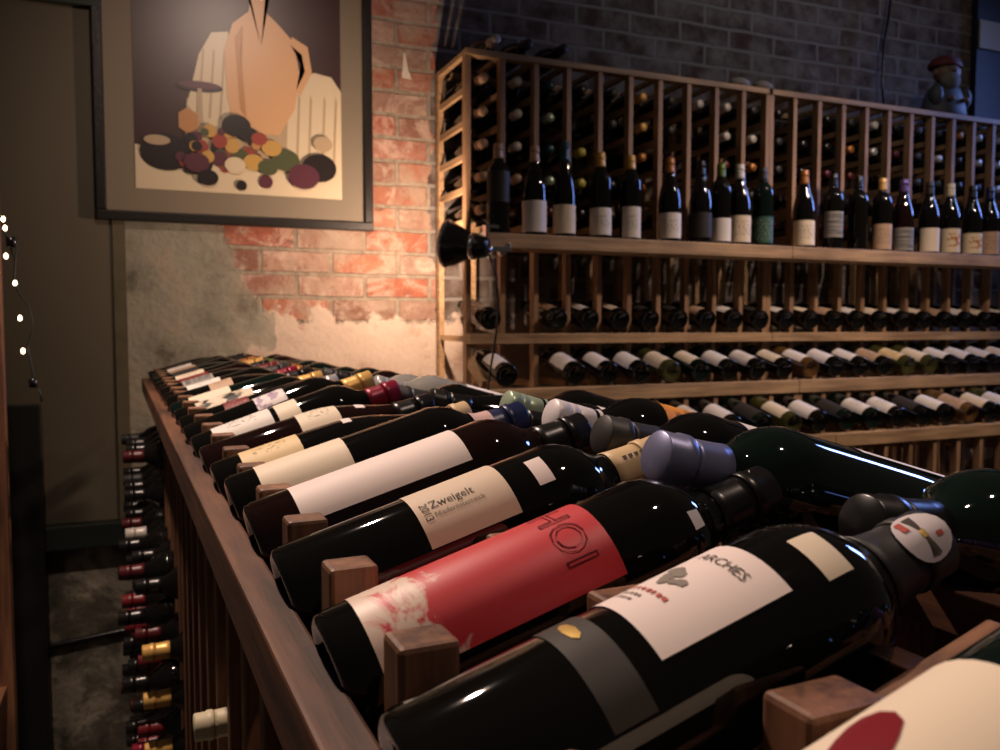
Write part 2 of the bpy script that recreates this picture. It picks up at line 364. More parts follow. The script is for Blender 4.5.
# k=3.. generic
def gen(k, kind, g, c, labs, desc, roll=0, n=40, **kw):
    if k >= 5: kw.setdefault('s', .955); kw.setdefault('z0', -.168)
    return bottle(lay_left(k, roll=R(roll), **kw), kind, g, c, labs, desc, GL, n)
gen(3, 'bordeaux', G_RED, 'black', [(P_ROSY, .034, .168, R(58))], 'bottle with a long plain pinkish-white label, just beyond the beige Zweigelt bottle', 2, 48)
r, l = gen(4, 'bordeaux', G_BLACK, 'navy', [(P_CREAM, .026, .105, R(60)), ], 'bottle with a broad cream-white label and a navy capsule tipped pink', 0, 48)
tp = MB(); tp.lathe([(rad('bordeaux', z)+.0016, z) for z in (.229, .234, .239, .244, .249)], 24); tp.build('pink_band', plain('foil_pink', (.62, .42, .40), .4), r)
gen(5, 'burgundy', G_BLACK, 'beige', [(P_YELLOW, .030, .092, R(50)), (P_ROSY, .142, .152, R(12), R(10), 'neck_tag')], 'bottle with a yellow parchment label and a beige capsule', -3, 40)
gen(6, 'burgundy', G_RED, 'black', [(P_CREAMP, .115, .165, R(52)), (P_ROSY, .188, .200, R(16), R(8), 'neck_tag')], 'dark bottle with a cream label halfway up and a small white shoulder tag', 0, 32)
gen(7, 'bordeaux', G_BLACK, 'maroon', [(P_WHITEP, .028, .105, R(55)), (P_CREAM, .112, .142, R(60), 0, 'second_label')], 'bottle with long white printed label, second cream label and raised maroon capsule', 4, 32, tilt=R(18.5))
gen(8, 'bordeaux', G_BLACK, 'gold', [(P_PURPLE, .105, .150, R(52))], 'black bottle with a pale mauve label near the shoulder and raised gold capsule', 0, 32, tilt=R(20))
gen(9, 'bordeaux', G_BLACK, 'darkred', [(P_REDDK, .070, .110, R(45))], 'black bottle with small dark red lettering patch', 0, 28)
gen(10, 'bordeaux', G_BLACK, 'silver', [(P_SPLASH, .035, .135, R(60))], 'black bottle whose label is a ragged cream splash', 3, 28)
gen(11, 'bordeaux', G_GREEN, 'gold', [(P_CREAM, .035, .110, R(48))], 'bottle with a slim cream label, just beyond the splash-labelled one', 0, 24)
gen(12, 'burgundy', G_BLACK, 'black', [(P_TAN, .085, .13, R(45))], 'sloping-shouldered dark bottle with a tan label, between the slim cream label and the white one', 0, 24)
gen(13, 'bordeaux', G_BLACK, 'maroon', [(P_WHITEP, .05, .12, R(48))], 'dark bottle with white label and maroon capsule near the far end of the rack', 0, 24)
fl = [('burgundy', G_BLACK, 'charcoal', P_GREY, 'striped grey label'), ('bordeaux', G_RED, 'red', P_REDDK, 'dark red label'), ('bordeaux', G_BLACK, 'black', P_CREAMP, 'cream printed label'),
      ('burgundy', G_GREEN, 'gold', P_DARK, 'charcoal label'), ('bordeaux', G_BLACK, 'copper', P_TAN, 'tan label'), ('bordeaux', G_BLACK, 'black', P_WHITEP, 'white printed label'), ('burgundy', G_BLACK, 'black', P_DARK, 'black label')]
for i, (kd, g, c, p, d) in enumerate(fl):
    gen(14+i, kd, g, c, [(p, .05, .12 if kd == 'bordeaux' else .118, R(50))], 'dark bottle with %s, %s from the wall end of the rack top' % (d, ord_(7-i)), random.uniform(-8, 8), 20)
# ---- right-hand bottles, mouths pointing back at the camera side
def rgt(j, kind, g, c, labs, desc, screw=False, n=32, **kw):
    kw.setdefault('du', -.03)
    kw.setdefault('L', PROF[kind]['L'])
    return bottle(lay_right(j, **kw), kind, g, c, labs, desc, GR, n, screw)
rgt(-2, 'bordeaux', G_GREEN, 'purple', [(P_WHITE, .05, .14, R(50))], 'bottle with a purple capsule at the right edge, mouth towards the round-sealed capsule', vend=.345, zend=-.105, n=40)
rgt(-1, 'bordeaux', G_GREEN, 'black', [(P_WHITE, .03, .13, R(50), R(-25))], 'glossy dark green bottle behind the round-sealed capsule, base to the right', vend=.318, zend=-.094, tilt=R(11), n=48)
rgt(0, 'bordeaux', G_GREEN, 'lavender', [(P_WHITE, .04, .135, R(40), R(20))], 'dark green bottle with a lavender-blue capsule and streaks of light on its side', n=48, vend=.278, zend=-.074, du=-.035)
rgt(1, 'bordeaux', G_BLACK, 'charcoal', [(P_PINKART, .075, .165, R(55))], 'dark bottle with charcoal capsule and white label with red print, behind the lavender capsule', vend=.318, zend=-.079, du=-.025, n=40)
rgt(2, 'bordeaux', G_BLACK, 'white', [(P_ORANGE, .085, .183, R(85))], 'bottle with a white ridged screw cap pointing left and an orange label', True, vend=.335, zend=-.077, du=-.03, n=40)
rgt(3, 'bordeaux', G_BLACK, 'black', [(P_WHITE, .145, .185, R(40))], 'dark bottle with a scrap of white label on its shoulder, beyond the orange-labelled one', vend=.345, zend=-.092, du=-.03, n=32)
rgt(4, 'bordeaux', G_BLACK, 'palegreen', [(P_WHITE, .03, .10, R(60))], 'bottle with a pale green metallic screw cap, beside the beige capsule', True, vend=.372, zend=-.083, du=-.09, n=32)
rgt(5, 'burgundy', G_BLACK, 'black', [(P_WHITE, .06, .12, R(55))], 'sloping dark bottle with a white paper label, fourth from the lavender-capped one', vend=.35, zend=-.092)
rgt(6, 'bordeaux', G_BLACK, 'charcoal', [(P_GREY, .06, .14, R(50))], 'dark bottle with grey label, first beyond the sloping white-labelled bottle', vend=.34, zend=-.094)
rgt(7, 'bordeaux', plain('glass_clear_grey', (.25, .24, .22), .05, 0, .6), 'silver', [(P_WHITE, .06, .14, R(50))], 'pale clear-glass bottle with silver capsule', True, vend=.345, zend=-.088, n=28)
rgt(8, 'bordeaux', MATS['glass_clear_grey'], 'pale', [(P_CREAM, .06, .14, R(50))], 'pale clear-glass bottle with an off-white capsule, beyond the silver-capped one', vend=.345, zend=-.092)
rgt(9, 'bordeaux', G_RED, 'black', [(P_REDDK, .06, .14, R(50))], 'dark maroon bottle on the far slope beyond the two pale clear-glass ones', vend=.345, zend=-.092)
rgt(10, 'bordeaux', G_GREEN, 'charcoal', [(P_YELLOW, .06, .14, R(50))], 'dark green bottle with yellow label high on the far slope', vend=.345, zend=-.092)
for j in range(11, 19):
    c = ['black', 'copper', 'black', 'charcoal', 'green', 'black', 'darkred', 'black'][j-11]
    rgt(j, random.choice(['bordeaux', 'burgundy']), random.choice([G_BLACK, G_GREEN, G_RED]), c, [(P_DARK, .05, .12, R(50))],
        'dark bottle with %s capsule on the far slope, %s from the wall end' % ({'darkred': 'dark red'}.get(c, c), ord_(19-j)), vend=.33, zend=-.095, n=20, roll=R(random.uniform(-10, 10)))
# ---- stored bottles poking their necks out of the island's side
ST = []
for (u, z, c) in [(.946, -.438, 'cream'), (.946, -.530, 'cream')]: ST.append((u, z, c, .066))
for i, z in enumerate((-.600, -.690, -.785)): ST.append((1.636, z, 'gold', .028))
cols = {1.751: ['black', 'darkred', 'black', 'red', 'black', 'black', 'darkred', 'black'], 1.866: ['darkred', 'black', 'red', 'black', 'maroon', 'black', 'red', 'black'],
        1.981: ['black', 'red', 'black', 'darkred', 'black', 'charcoal', 'black', 'darkred'], 2.096: ['black', 'black', 'red', 'black', 'darkred', 'red', 'black', 'red'],
        2.211: ['darkred', 'black', 'pale', 'black', 'red', 'black', 'darkred', 'black'], 2.326: ['black', 'black', 'darkred', 'black', 'black', 'red', 'black', 'charcoal'], 2.441: ['black', 'charcoal', 'black', 'darkred', 'black', 'black', 'black', 'black'], 2.556: ['charcoal', 'black', 'black', 'black', 'black', 'black', 'black', 'black']}
for ci, (u, cs) in enumerate(sorted(cols.items())):
    for i, c in enumerate(cs+['black', 'red'][:2 if ci > 3 else 0]):
        z = -.320-.095*i-(0 if ci > 3 else .19)
        ST.append((u, z, c, random.uniform(-.012, .025)))
cnt = {}
for (u, z, c, v) in sorted(ST, key=lambda t: (t[0], -t[1])):
    i = cnt[u] = cnt.get(u, 0)+1
    col_n = sorted(set(s[0] for s in ST)).index(u)+1
    M = ISL @ frame((v+.285, u, z), (0, 0, 1), (0, -1, 0), (-1, 0, 0))
    M = ISL @ frame((v+.285, u, z), (0, 0, 1), Vector((-1, 0, 0)).cross(Vector((0, 0, 1))), (-1, 0, 0))
    nm = {'darkred': 'dark red', 'pale': 'off-white'}.get(c, c)
    bottle(M, 'bordeaux', G_BLACK, c, (), 'stored bottle, %s capsule, %s down in %s visible column on display rack side' % (nm, ord_(i), ord_(col_n)), 'necks poking out of the display rack side', 16)
# ------------------------------------------------------------------ wall rack (world X right, Y into the wall, z relative to camera)
YF, YB = 2.55, 2.85
X0 = .958; DX = .1206
NB = 24
ROWZ = [.800, .695, .590, .485, .380]
def wz(z): return z+H
def rack_section(i0, i1, label):
    root = empty('wall_wine_rack', Matrix.Translation(((X0+DX*i0+X0+DX*i1)/2, 2.7, 0))); tag(root, label, 'wine rack', 'wall racks')
    def part(mb, name, mats, bevel=0): return mb.build(name, mats, root, bevel, Matrix.Identity(4))
    xa, xb = X0+DX*i0, X0+DX*i1
    eps = .0095
    for i in range(i0, i1+1):
        x = X0+DX*i+(eps if i == i0 and i0 else (-eps if i == i1 else 0))
        m = MB(); m.box((x-.009, YF, wz(-1.40)), (x+.009, YF+.032, wz(.860))); part(m, 'upright', WO[2], .001)
        m = MB(); m.box((x-.009, YB-.03, wz(-1.40)), (x+.009, YB, wz(.860)))
        for z in [r-.047 for r in ROWZ]+[-.045, -.20, -.3, -.42, -.54, -.66, -.80, -.95, -1.1]:
            m.box((x-.006, YF+.032, wz(z-.010)), (x+.006, YB-.03, wz(z+.010)))
        part(m, 'ladder_back', WO[1])
    m = MB(); m.box((xa-.009, YF-.004, wz(.860)), (xb+.009, YF+.035, wz(.880))); m.box((xa-.009, YB-.035, wz(.860)), (xb+.009, YB, wz(.880)))
    for i in range(i0, i1+1):
        x = X0+DX*i+(eps if i == i0 and i0 else (-eps if i == i1 else 0)); m.box((x-.009, YF+.035, wz(.862)), (x+.009, YB-.035, wz(.878)))
    part(m, 'top_rail', WO[0], .001)
    # ledge
    la = xa+.02 if i0 == 0 else xa+.001
    m = MB(); m.box((la, 2.415, wz(.240)), (xb-.001 if i0 == 0 else xb, YF-.001, wz(.285))); part(m, 'bottle_ledge', WO[0], .002)
    # lower shelf strip
    m = MB(); m.box((xa-.009 if i0 == 0 else xa+.001, 2.515, wz(-.062)), (xb-.001, YF-.001, wz(-.028))); part(m, 'shelf_strip', WO[0], .002)
    # stepped tiers
    for (yf, zt, nm) in ((2.366, -.198, 'upper_step'), (2.186, -.372, 'lower_step')):
        m = MB(); m.box((xa+.001, yf, wz(zt-.046)), (xb-.001, yf+.042, wz(zt))); part(m, nm+'_rail', WO[0], .002)
        for i in range(i0, i1+1):
            x = X0+DX*i+(eps if i == i0 and i0 else (-eps if i == i1 else 0))
            m = MB(); m.box((x-.009, yf+.008, wz(-1.40)), (x+.009, yf+.036, wz(zt-.047)))
            m.box((x-.006, yf+.043, wz(zt-.075)), (x+.006, (YF if nm == 'upper_step' else 2.37), wz(zt-.055)))
            part(m, nm+'_upright', WO[2])
        if i0 == 0:
            m = MB(); m.bar((xa+.0, yf+.05, wz(zt+.01)), (xa+.0, YF-.01 if nm == 'upper_step' else 2.36, wz(zt+.075)), .014, .03); part(m, 'slanted_end_slat', WO[1])
    return root
S1 = rack_section(0, 10, 'tall wooden wine rack against the brick wall beside the clamp lamp, left section')
S2 = rack_section(10, NB, 'tall wooden wine rack right of the seam, reaching past the right edge of the picture')
def stand(x, y, z, face=(-.35, -.94)):
    f = Vector((face[0], face[1], 0)).normalized(); return frame((x, y, wz(z)), f, Vector((0,0,1)).cross(f), (0,0,1))
# standing bottles on the ledge: x, kind, glass, capsule, paper, label z0..z1, half angle, description
SB = [(1.031,'bordeaux',G_BLACK,'tan',P_DARK,.10,.19,50,'tall dark bottle with black and silver label, leftmost on the rack ledge'),
 (1.157,'burgundy',G_BLACK,'tan',P_WHITE,.012,.105,62,'broad dark bottle with a large blank white label, second on the ledge from the left'),
 (1.265,'flute',G_BLACK,'teal',P_CREAM,.012,.098,60,'slender dark bottle with a scalloped cream label and teal capsule'),
 (1.400,'bordeaux',G_BLACK,'gold',P_WHITEP,.012,.095,55,'bottle with white crested label and gold capsule, fourth on the ledge from the left'),
 (1.516,'bordeaux',G_BLACK,'gold',P_WHITEP,.008,.105,30,'bottle with a narrow white label and gold capsule, standing right of the fourth ledge bottle'),
 (1.673,'burgundy',G_BLACK,'copper',P_WHITEP,.012,.092,50,'bottle with copper-orange capsule and white label, sixth on the ledge'),
 (1.802,'burgundy',G_BLACK,'black',P_DARK,.02,.10,50,'bottle with black label and black capsule between two white labels'),
 (1.888,'bordeaux',G_BLACK,'green',P_WHITE,.010,.085,48,'bottle with a lime-green capsule and white label'),
 (1.971,'burgundy',G_BLACK,'pale',P_CREAMP,.010,.098,55,'bottle with off-white capsule and cream label left of the dark green one'),
 (2.075,'bordeaux',G_GREEN,'charcoal',P_GREEN,.010,.100,55,'dark green bottle with dark green label, last left of the rack seam'),
 (2.266,'burgundy',G_BLACK,'copper',P_CREAMP,.010,.095,58,'stout bottle with round-crested cream label, first right of the seam'),
 (2.407,'bordeaux',G_BLACK,'black',P_GREY,.045,.135,50,'bottle with a pale label set high, second right of the seam'),
 (2.532,'bordeaux',G_BLACK,'black',None,0,0,0,'plain black bottle without a visible label on the ledge'),
 (2.656,'bordeaux',G_BLACK,'gold',P_TAN,.008,.100,52,'bottle with tan label and gold capsule right of the plain black bottle'),
 (2.768,'burgundy',G_RED,'purple',P_GREY,.008,.090,60,'bottle with a grey striped label right of the seam'),
 (2.910,'burgundy',G_BLACK,'charcoal',P_CREAM,.008,.095,50,'bottle with plain cream label left of the orange-printed one'),
 (3.028,'burgundy',G_BLACK,'cream',P_CRORANGE,.008,.098,58,'bottle with cream capsule and cream label printed orange'),
 (3.155,'burgundy',G_BLACK,'black',P_CRORANGE,.008,.085,55,'bottle with black capsule and short cream label, third from the picture edge'),
 (3.257,'burgundy',G_BLACK,'navy',P_TAN,.008,.095,55,'bottle with a tan label and blue sheen near the right picture edge'),
 (3.375,'bordeaux',G_GREEN,'bright',P_CREAM,.008,.095,55,'bottle with bright green capsule at the right picture edge')]
for (x, kd, g, c, p, z0, z1, h, d) in SB:
    labs = [(p, z0, z1+.006, R(min(88, h+28)))] if p else []
    bottle(stand(x, 2.475, .2855), kd, g, c, labs, d, 'bottles standing on the rack ledge', 24)
# reclining bottles, bases to the room
def recline(x, y, z, tilt=R(13.8), roll=0, yaw=0):
    ax = Vector((math.sin(yaw)*math.cos(tilt), math.cos(yaw)*math.cos(tilt), math.sin(tilt))); up = Vector((0, 0, 1)); up = (up-ax*up.dot(ax)).normalized()
    up = Matrix.Rotation(roll, 3, ax) @ up
    return frame((x, y, wz(z)), up, ax.cross(up), ax)
PN = {'paper_white_printed': 'white printed', 'paper_cream_printed': 'cream printed', 'paper_white': 'plain white', 'paper_cream': 'plain cream', 'paper_tan': 'tan', 'paper_yellow': 'yellow', 'paper_charcoal': 'charcoal', 'paper_rosy_white': 'pinkish white', 'paper_orange': 'orange', 'paper_grey_striped': 'grey'}
GN = {G_BLACK.name: 'black', G_GREEN.name: 'dark green', G_OLIVE.name: 'olive glass', G_AMBER.name: 'amber glass', G_RED.name: 'dark maroon'}
def binx(i, y=YF): return X0+DX*(i+.5)
def row(name, items, y, z, group, tilt=R(13.8)):
    for (i, g, p, half, roll) in items:
        kd = 'bordeaux'
        labs = [(p, .030, .130, R(half))] if p else []
        s = 'left' if i < 10 else 'right'
        n_ = i+1 if i < 10 else i-9
        d = '%s bottle, %s label, %s, %s bin of %s rack section' % (GN[g.name], PN[p.name], name, ord_(n_), s)
        bottle(recline(binx(i), y, z, tilt, R(roll)), kd, g, 'black', labs, d, group, 20)
rr = random.Random(5)
items = []
for i in range(0, 23):
    if i in (1,): continue
    items.append((i, G_BLACK, [P_WHITEP, P_CREAM, P_TAN, P_WHITE, P_CREAMP][i % 5] if i not in (5, 6, 9) else P_DARK, 42, rr.uniform(-25, 5)))
row('under the ledge', items, 2.505, .018, 'bottles in the bins under the ledge', R(11))
r2 = {0: (G_BLACK, P_WHITE), 2: (G_BLACK, P_WHITEP), 3: (G_BLACK, P_WHITE), 4: (G_BLACK, P_WHITE), 5: (G_OLIVE, P_CREAMP), 6: (G_GREEN, P_CREAM), 7: (G_BLACK, P_WHITE), 8: (G_BLACK, P_WHITEP), 9: (G_BLACK, P_CREAMP), 10: (G_AMBER, P_WHITE), 11: (G_BLACK, P_WHITE), 12: (G_BLACK, P_WHITEP), 13: (G_BLACK, P_TAN),
      14: (G_OLIVE, P_YELLOW), 15: (G_OLIVE, P_CREAM), 16: (G_BLACK, P_WHITE), 17: (G_BLACK, P_WHITE), 18: (G_BLACK, P_WHITEP), 19: (G_BLACK, P_CREAM), 20: (G_BLACK, P_WHITE), 21: (G_BLACK, P_WHITEP)}
row('upper step', [(i, g, p, 72, rr.uniform(-12, 12)) for i, (g, p) in r2.items()], 2.372, -.158, 'bottles on the upper step of the wall rack')
r3 = {4: (G_BLACK, P_WHITE), 5: (G_BLACK, P_CREAMP), 6: (G_BLACK, P_WHITE), 7: (G_GREEN, P_DARK), 8: (G_OLIVE, P_CREAM), 9: (G_BLACK, P_WHITE), 10: (G_GREEN, P_DARK), 11: (G_GREEN, P_WHITEP), 12: (G_BLACK, P_WHITEP), 13: (G_BLACK, P_DARK), 14: (G_BLACK, P_WHITE), 15: (G_AMBER, P_TAN), 16: (G_BLACK, P_CREAM), 17: (G_OLIVE, P_WHITE), 18: (G_BLACK, P_WHITE), 19: (G_BLACK, P_TAN)}
row('lower step', [(i, g, p, 72, rr.uniform(-12, 12)) for i, (g, p) in r3.items()], 2.192, -.331, 'bottles on the lower step of the wall rack')
# neck-out bottles in the tall bins
caps = {(0,0):'tan',(0,1):'tan',(0,2):'tan',(0,3):'tan',(0,4):'tan',(1,0):'pale',(1,1):'pale',(1,2):'pale',(1,3):'tan',(2,0):'teal',(2,1):'palegreen',(2,2):'teal',(2,3):'palegreen',(3,2):'yellow',(3,3):'yellow',(3,0):'black',
 (5,0):'gold',(5,1):'gold',(5,2):'copper',(5,3):'copper',(5,4):'copper',(6,0):'charcoal',(6,1):'charcoal',(7,0):'pale',(8,0):'pale',(8,1):'pale',(9,0):'charcoal',(9,1):'pale',(9,2):'copper',(13,0):'charcoal',(13,1):'copper',(14,0):'pale',(14,1):'silver',(16,0):'charcoal',(16,1):'charcoal',
 (17,0):'charcoal',(17,1):'silver',(17,2):'charcoal',(18,0):'copper',(19,0):'silver',(19,1):'silver',(20,0):'silver',(20,1):'silver',(20,2):'silver',(21,0):'pale',(21,1):'pale'}
for i in range(23):
    for r_ in range(5):
        c = caps.get((i, r_))
        if c is None:
            if rr.random() < .35: continue
            c = rr.choice(['black', 'black', 'darkred', 'charcoal'])
        s = 'left' if i < 10 else 'right'; n_ = i+1 if i < 10 else i-9
        nm = {'darkred': 'dark red', 'palegreen': 'pale green', 'pale': 'off-white'}.get(c, c)
        M = frame((binx(i), YF+.012+rr.uniform(0, .006)+.2845, wz(ROWZ[r_])), (0,0,1), Vector((0,-1,0)).cross(Vector((0,0,1))), (0,-1,0))
        bottle(M, 'bordeaux', rr.choice([G_BLACK, G_GREEN]), c, (), 'neck-out bottle, %s capsule, %s from top, %s tall bin, %s rack section' % (nm, ord_(r_+1), ord_(n_), s), 'neck-out bottles in the tall bins', 16)
# bottles lying on top of the rack
for i, (x, c) in enumerate(((1.055, 'pale'), (1.17, 'charcoal'), (1.30, 'charcoal'))):
    M = frame((x, YF+.285, wz(.921)), (0,0,1), Vector((0,-1,0)).cross(Vector((0,0,1))), (0,-1,0))
    bottle(M, 'burgundy', G_BLACK, c, (), '%s bottle lying neck out on top of the wall rack' % ['leftmost', 'middle', 'rightmost'][i], 'bottles lying on the rack top', 20)
# two curved shards of stone on the rack top
for i, x in enumerate((2.045, 2.155)):
    m = MB(); n = 10
    m.lathe([(0, .0), (.030, .001), (.044, .008), (.047, .016), (.040, .026), (.024, .034), (0, .037)], 20, 0, Matrix.Diagonal((1, .7, 1, 1)))
    o = m.build('stone', plain('stone_grey', (.24, .22, .20), .9, bump=.6, var=.3, scale=30), None, 0, Matrix.Translation((x, 2.585, wz(.8795))) @ Matrix.Rotation(.3*i, 4, 'Z'))
    tag(o, ['rounded grey stone on the rack top, left of the pair', 'rounded grey stone on the rack top, right of the pair, by the seam'][i], 'stone', 'stones on the rack top')
# ------------------------------------------------------------------ clamp lamp
lp = Vector((.900, 2.400, wz(.240)))
ax = Vector((-.72, .62, .10)).normalized()       # direction the shade opens to
root = empty('clamp_lamp', Matrix.Translation(lp)); tag(root, 'black metal clamp lamp with flared shade clipped to the rack, aimed at the brick wall', 'lamp')
BLK = plain('lamp_black_metal', (.012, .012, .013), .22, .3); CHR = plain('chrome', (.6, .6, .62), .15, 1)
z_ = ax; x_ = z_.orthogonal().normalized(); y_ = z_.cross(x_)
LM = frame(lp, x_, y_, z_)
LM = LM @ Matrix.Scale(1.15, 4); out = [(.0, -.058), (.020, -.057), (.028, -.050), (.031, -.03), (.033, -.012), (.038, .004), (.047, .020), (.056, .038), (.061, .058), (.0625, .060)]
inn = [(r-.0015, z+.001) for r, z in out[::-1]][1:]
m = MB(); m.lathe(out+inn, 32); m.build('lamp_shade', BLK, root, 0, LM)
m = MB(); m.lathe([(.0335, -.022), (.0355, -.020), (.0355, -.012), (.0345, -.010)], 32); m.build('collar', CHR, root, 0, LM)
m = MB(); m.lathe([(.0628, .055), (.0645, .057), (.0645, .062), (.0628, .063)], 32); m.build('shade_rim', CHR, root, 0, LM)
m = MB(); m.lathe([(0, -.01), (.012, -.008), (.014, .004), (.022, .018), (.024, .030), (.018, .042), (0, .049)], 20); m.build('bulb', plain('bulb_glow', (1, .8, .5), .4, emit=(1, .62, .3), es=12), root, 0, LM)
m = MB(); m.tube([lp-ax*.048, lp-ax*.062+Vector((.01, 0, -.002)), Vector((.925, 2.415, wz(.236))), Vector((.955, 2.43, wz(.243)))], .007, 10); m.build('swivel_arm', CHR, root, 0, Matrix.Identity(4))
m = MB(); m.lathe([(0, -.014), (.011, -.013), (.013, 0), (.011, .013), (0, .014)], 16, 0, Matrix.Translation((.928, 2.414, wz(.238)))); m.build('swivel_knob', BLK, root, 0, Matrix.Identity(4))
m = MB(); m.bar((.950, 2.398, wz(.300)), (.995, 2.398, wz(.300)), .034, .008); m.bar((.935, 2.392, wz(.230)), (1.03, 2.400, wz(.232)), .045, .016); m.bar((1.00, 2.39, wz(.215)), (1.03, 2.39, wz(.250)), .02, .012, up=(1,0,0)); m.bar((.955, 2.396, wz(.234)), (.955, 2.396, wz(.302)), .03, .008, up=(1,0,0))
m.build('clamp', CHR, root, .001, Matrix.Identity(4))
m = MB(); m.tube([(.945, 2.41, wz(.235)), (.965, 2.385, wz(.21)), (.985, 2.38, wz(.15)), (.990, 2.378, wz(.08)), (.986, 2.375, wz(0)), (.972, 2.372, wz(-.08)), (.958, 2.37, wz(-.15)), (.950, 2.37, wz(-.22)), (.945, 2.37, wz(-.5))], .0035, 8)
m.build('cord', BLK, root, 0, Matrix.Identity(4))
# ------------------------------------------------------------------ figurine on the rack top
fx, fy, fz = 3.17, 2.64, wz(.8805)
FS = Matrix.Translation((fx, fy, fz)) @ Matrix.Diagonal((1.35, 1.1, .93, 1)) @ Matrix.Translation((-fx, -fy, -fz)); root = empty('figurine', Matrix.Translation((fx, fy, fz))); tag(root, 'dim painted figurine of a bearded man in a dark red cap on the rack top', 'figurine')
def blob(name, mat, c, r, n=20, k=10, sq=1):
    m = MB(); prof = [(math.sin(math.pi*i/k)**sq, -math.cos(math.pi*i/k)) for i in range(k+1)]; m.lathe(prof, n, 0, Matrix.Translation(Vector(c)) @ Matrix.Diagonal((*r, 1)))
    return m.build(name, mat, root, 0, FS @ Matrix.Translation((fx, fy, fz)))
m = MB(); m.lathe([(0, 0), (.075, 0), (.082, .02), (.078, .06), (.070, .10), (.060, .13), (.040, .155), (.030, .17), (0, .172)], 24, 0, Matrix.Diagonal((1, .8, 1, 1))); m.build('robe', plain('robe_blue_grey', (.05, .055, .075), .6, var=.5, scale=25), root, 0, FS @ Matrix.Translation((fx, fy, fz)))
h = blob('head', plain('clay_skin', (.16, .09, .06), .6), (0, -.01, .205), (.045, .045, .05)); 
blob('beard', plain('beard_grey', (.13, .12, .11), .8, var=.4, scale=60, bump=.5), (-.01, -.035, .165), (.038, .03, .045))
blob('nose', MATS['clay_skin'], (-.012, -.056, .205), (.008, .010, .010), 12)
for s in (-1, 1): blob('ear', MATS['clay_skin'], (s*.045, -.005, .205), (.008, .012, .016), 12); blob('eye', INK, (-.008+s*.016, -.049, .217), (.005, .004, .004), 10); blob('arm', MATS['robe_blue_grey'], (s*.062, -.03, .095), (.02, .025, .05), 14); blob('hand', MATS['clay_skin'], (s*.03, -.066, .075), (.014, .012, .012), 12)
m = MB(); m.lathe([(.054, .232), (.057, .240), (.054, .252), (.045, .268), (.028, .282), (0, .287)], 24); m.build('cap', plain('cap_dark_red', (.09, .012, .015), .7), root, 0, FS @ Matrix.Translation((fx, fy, fz)))
# cord hanging down the wall
m = MB(); m.tube([(3.06, 2.83, wz(1.70)), (3.055, 2.83, wz(1.45)), (3.035, 2.825, wz(1.33)), (3.01, 2.82, wz(1.22)), (3.008, 2.82, wz(1.06)), (3.012, 2.80, wz(.885))], .006, 8)
tag(m.build('hanging_cord', BLK), 'black cord hanging down the brick wall left of the figurine', 'cord')
# dark board with a pale lettered strip at the upper right
root = empty('notice_board', Matrix.Translation((4.1, 2.85, wz(1.2)))); tag(root, 'dark navy board with a pale strip at the upper right edge', 'board')
m = MB(); m.box((3.62, 2.845, wz(.93)), (4.6, 2.875, wz(1.9))); m.build('board_panel', plain('board_navy', (.010, .012, .035), .5), root, .003, Matrix.Identity(4))
m = MB(); m.box((3.63, 2.836, wz(1.30)), (4.4, 2.844, wz(1.43))); m.build('pale_strip', plain('strip_pale', (.50, .48, .44), .5), root, .001, Matrix.Identity(4))
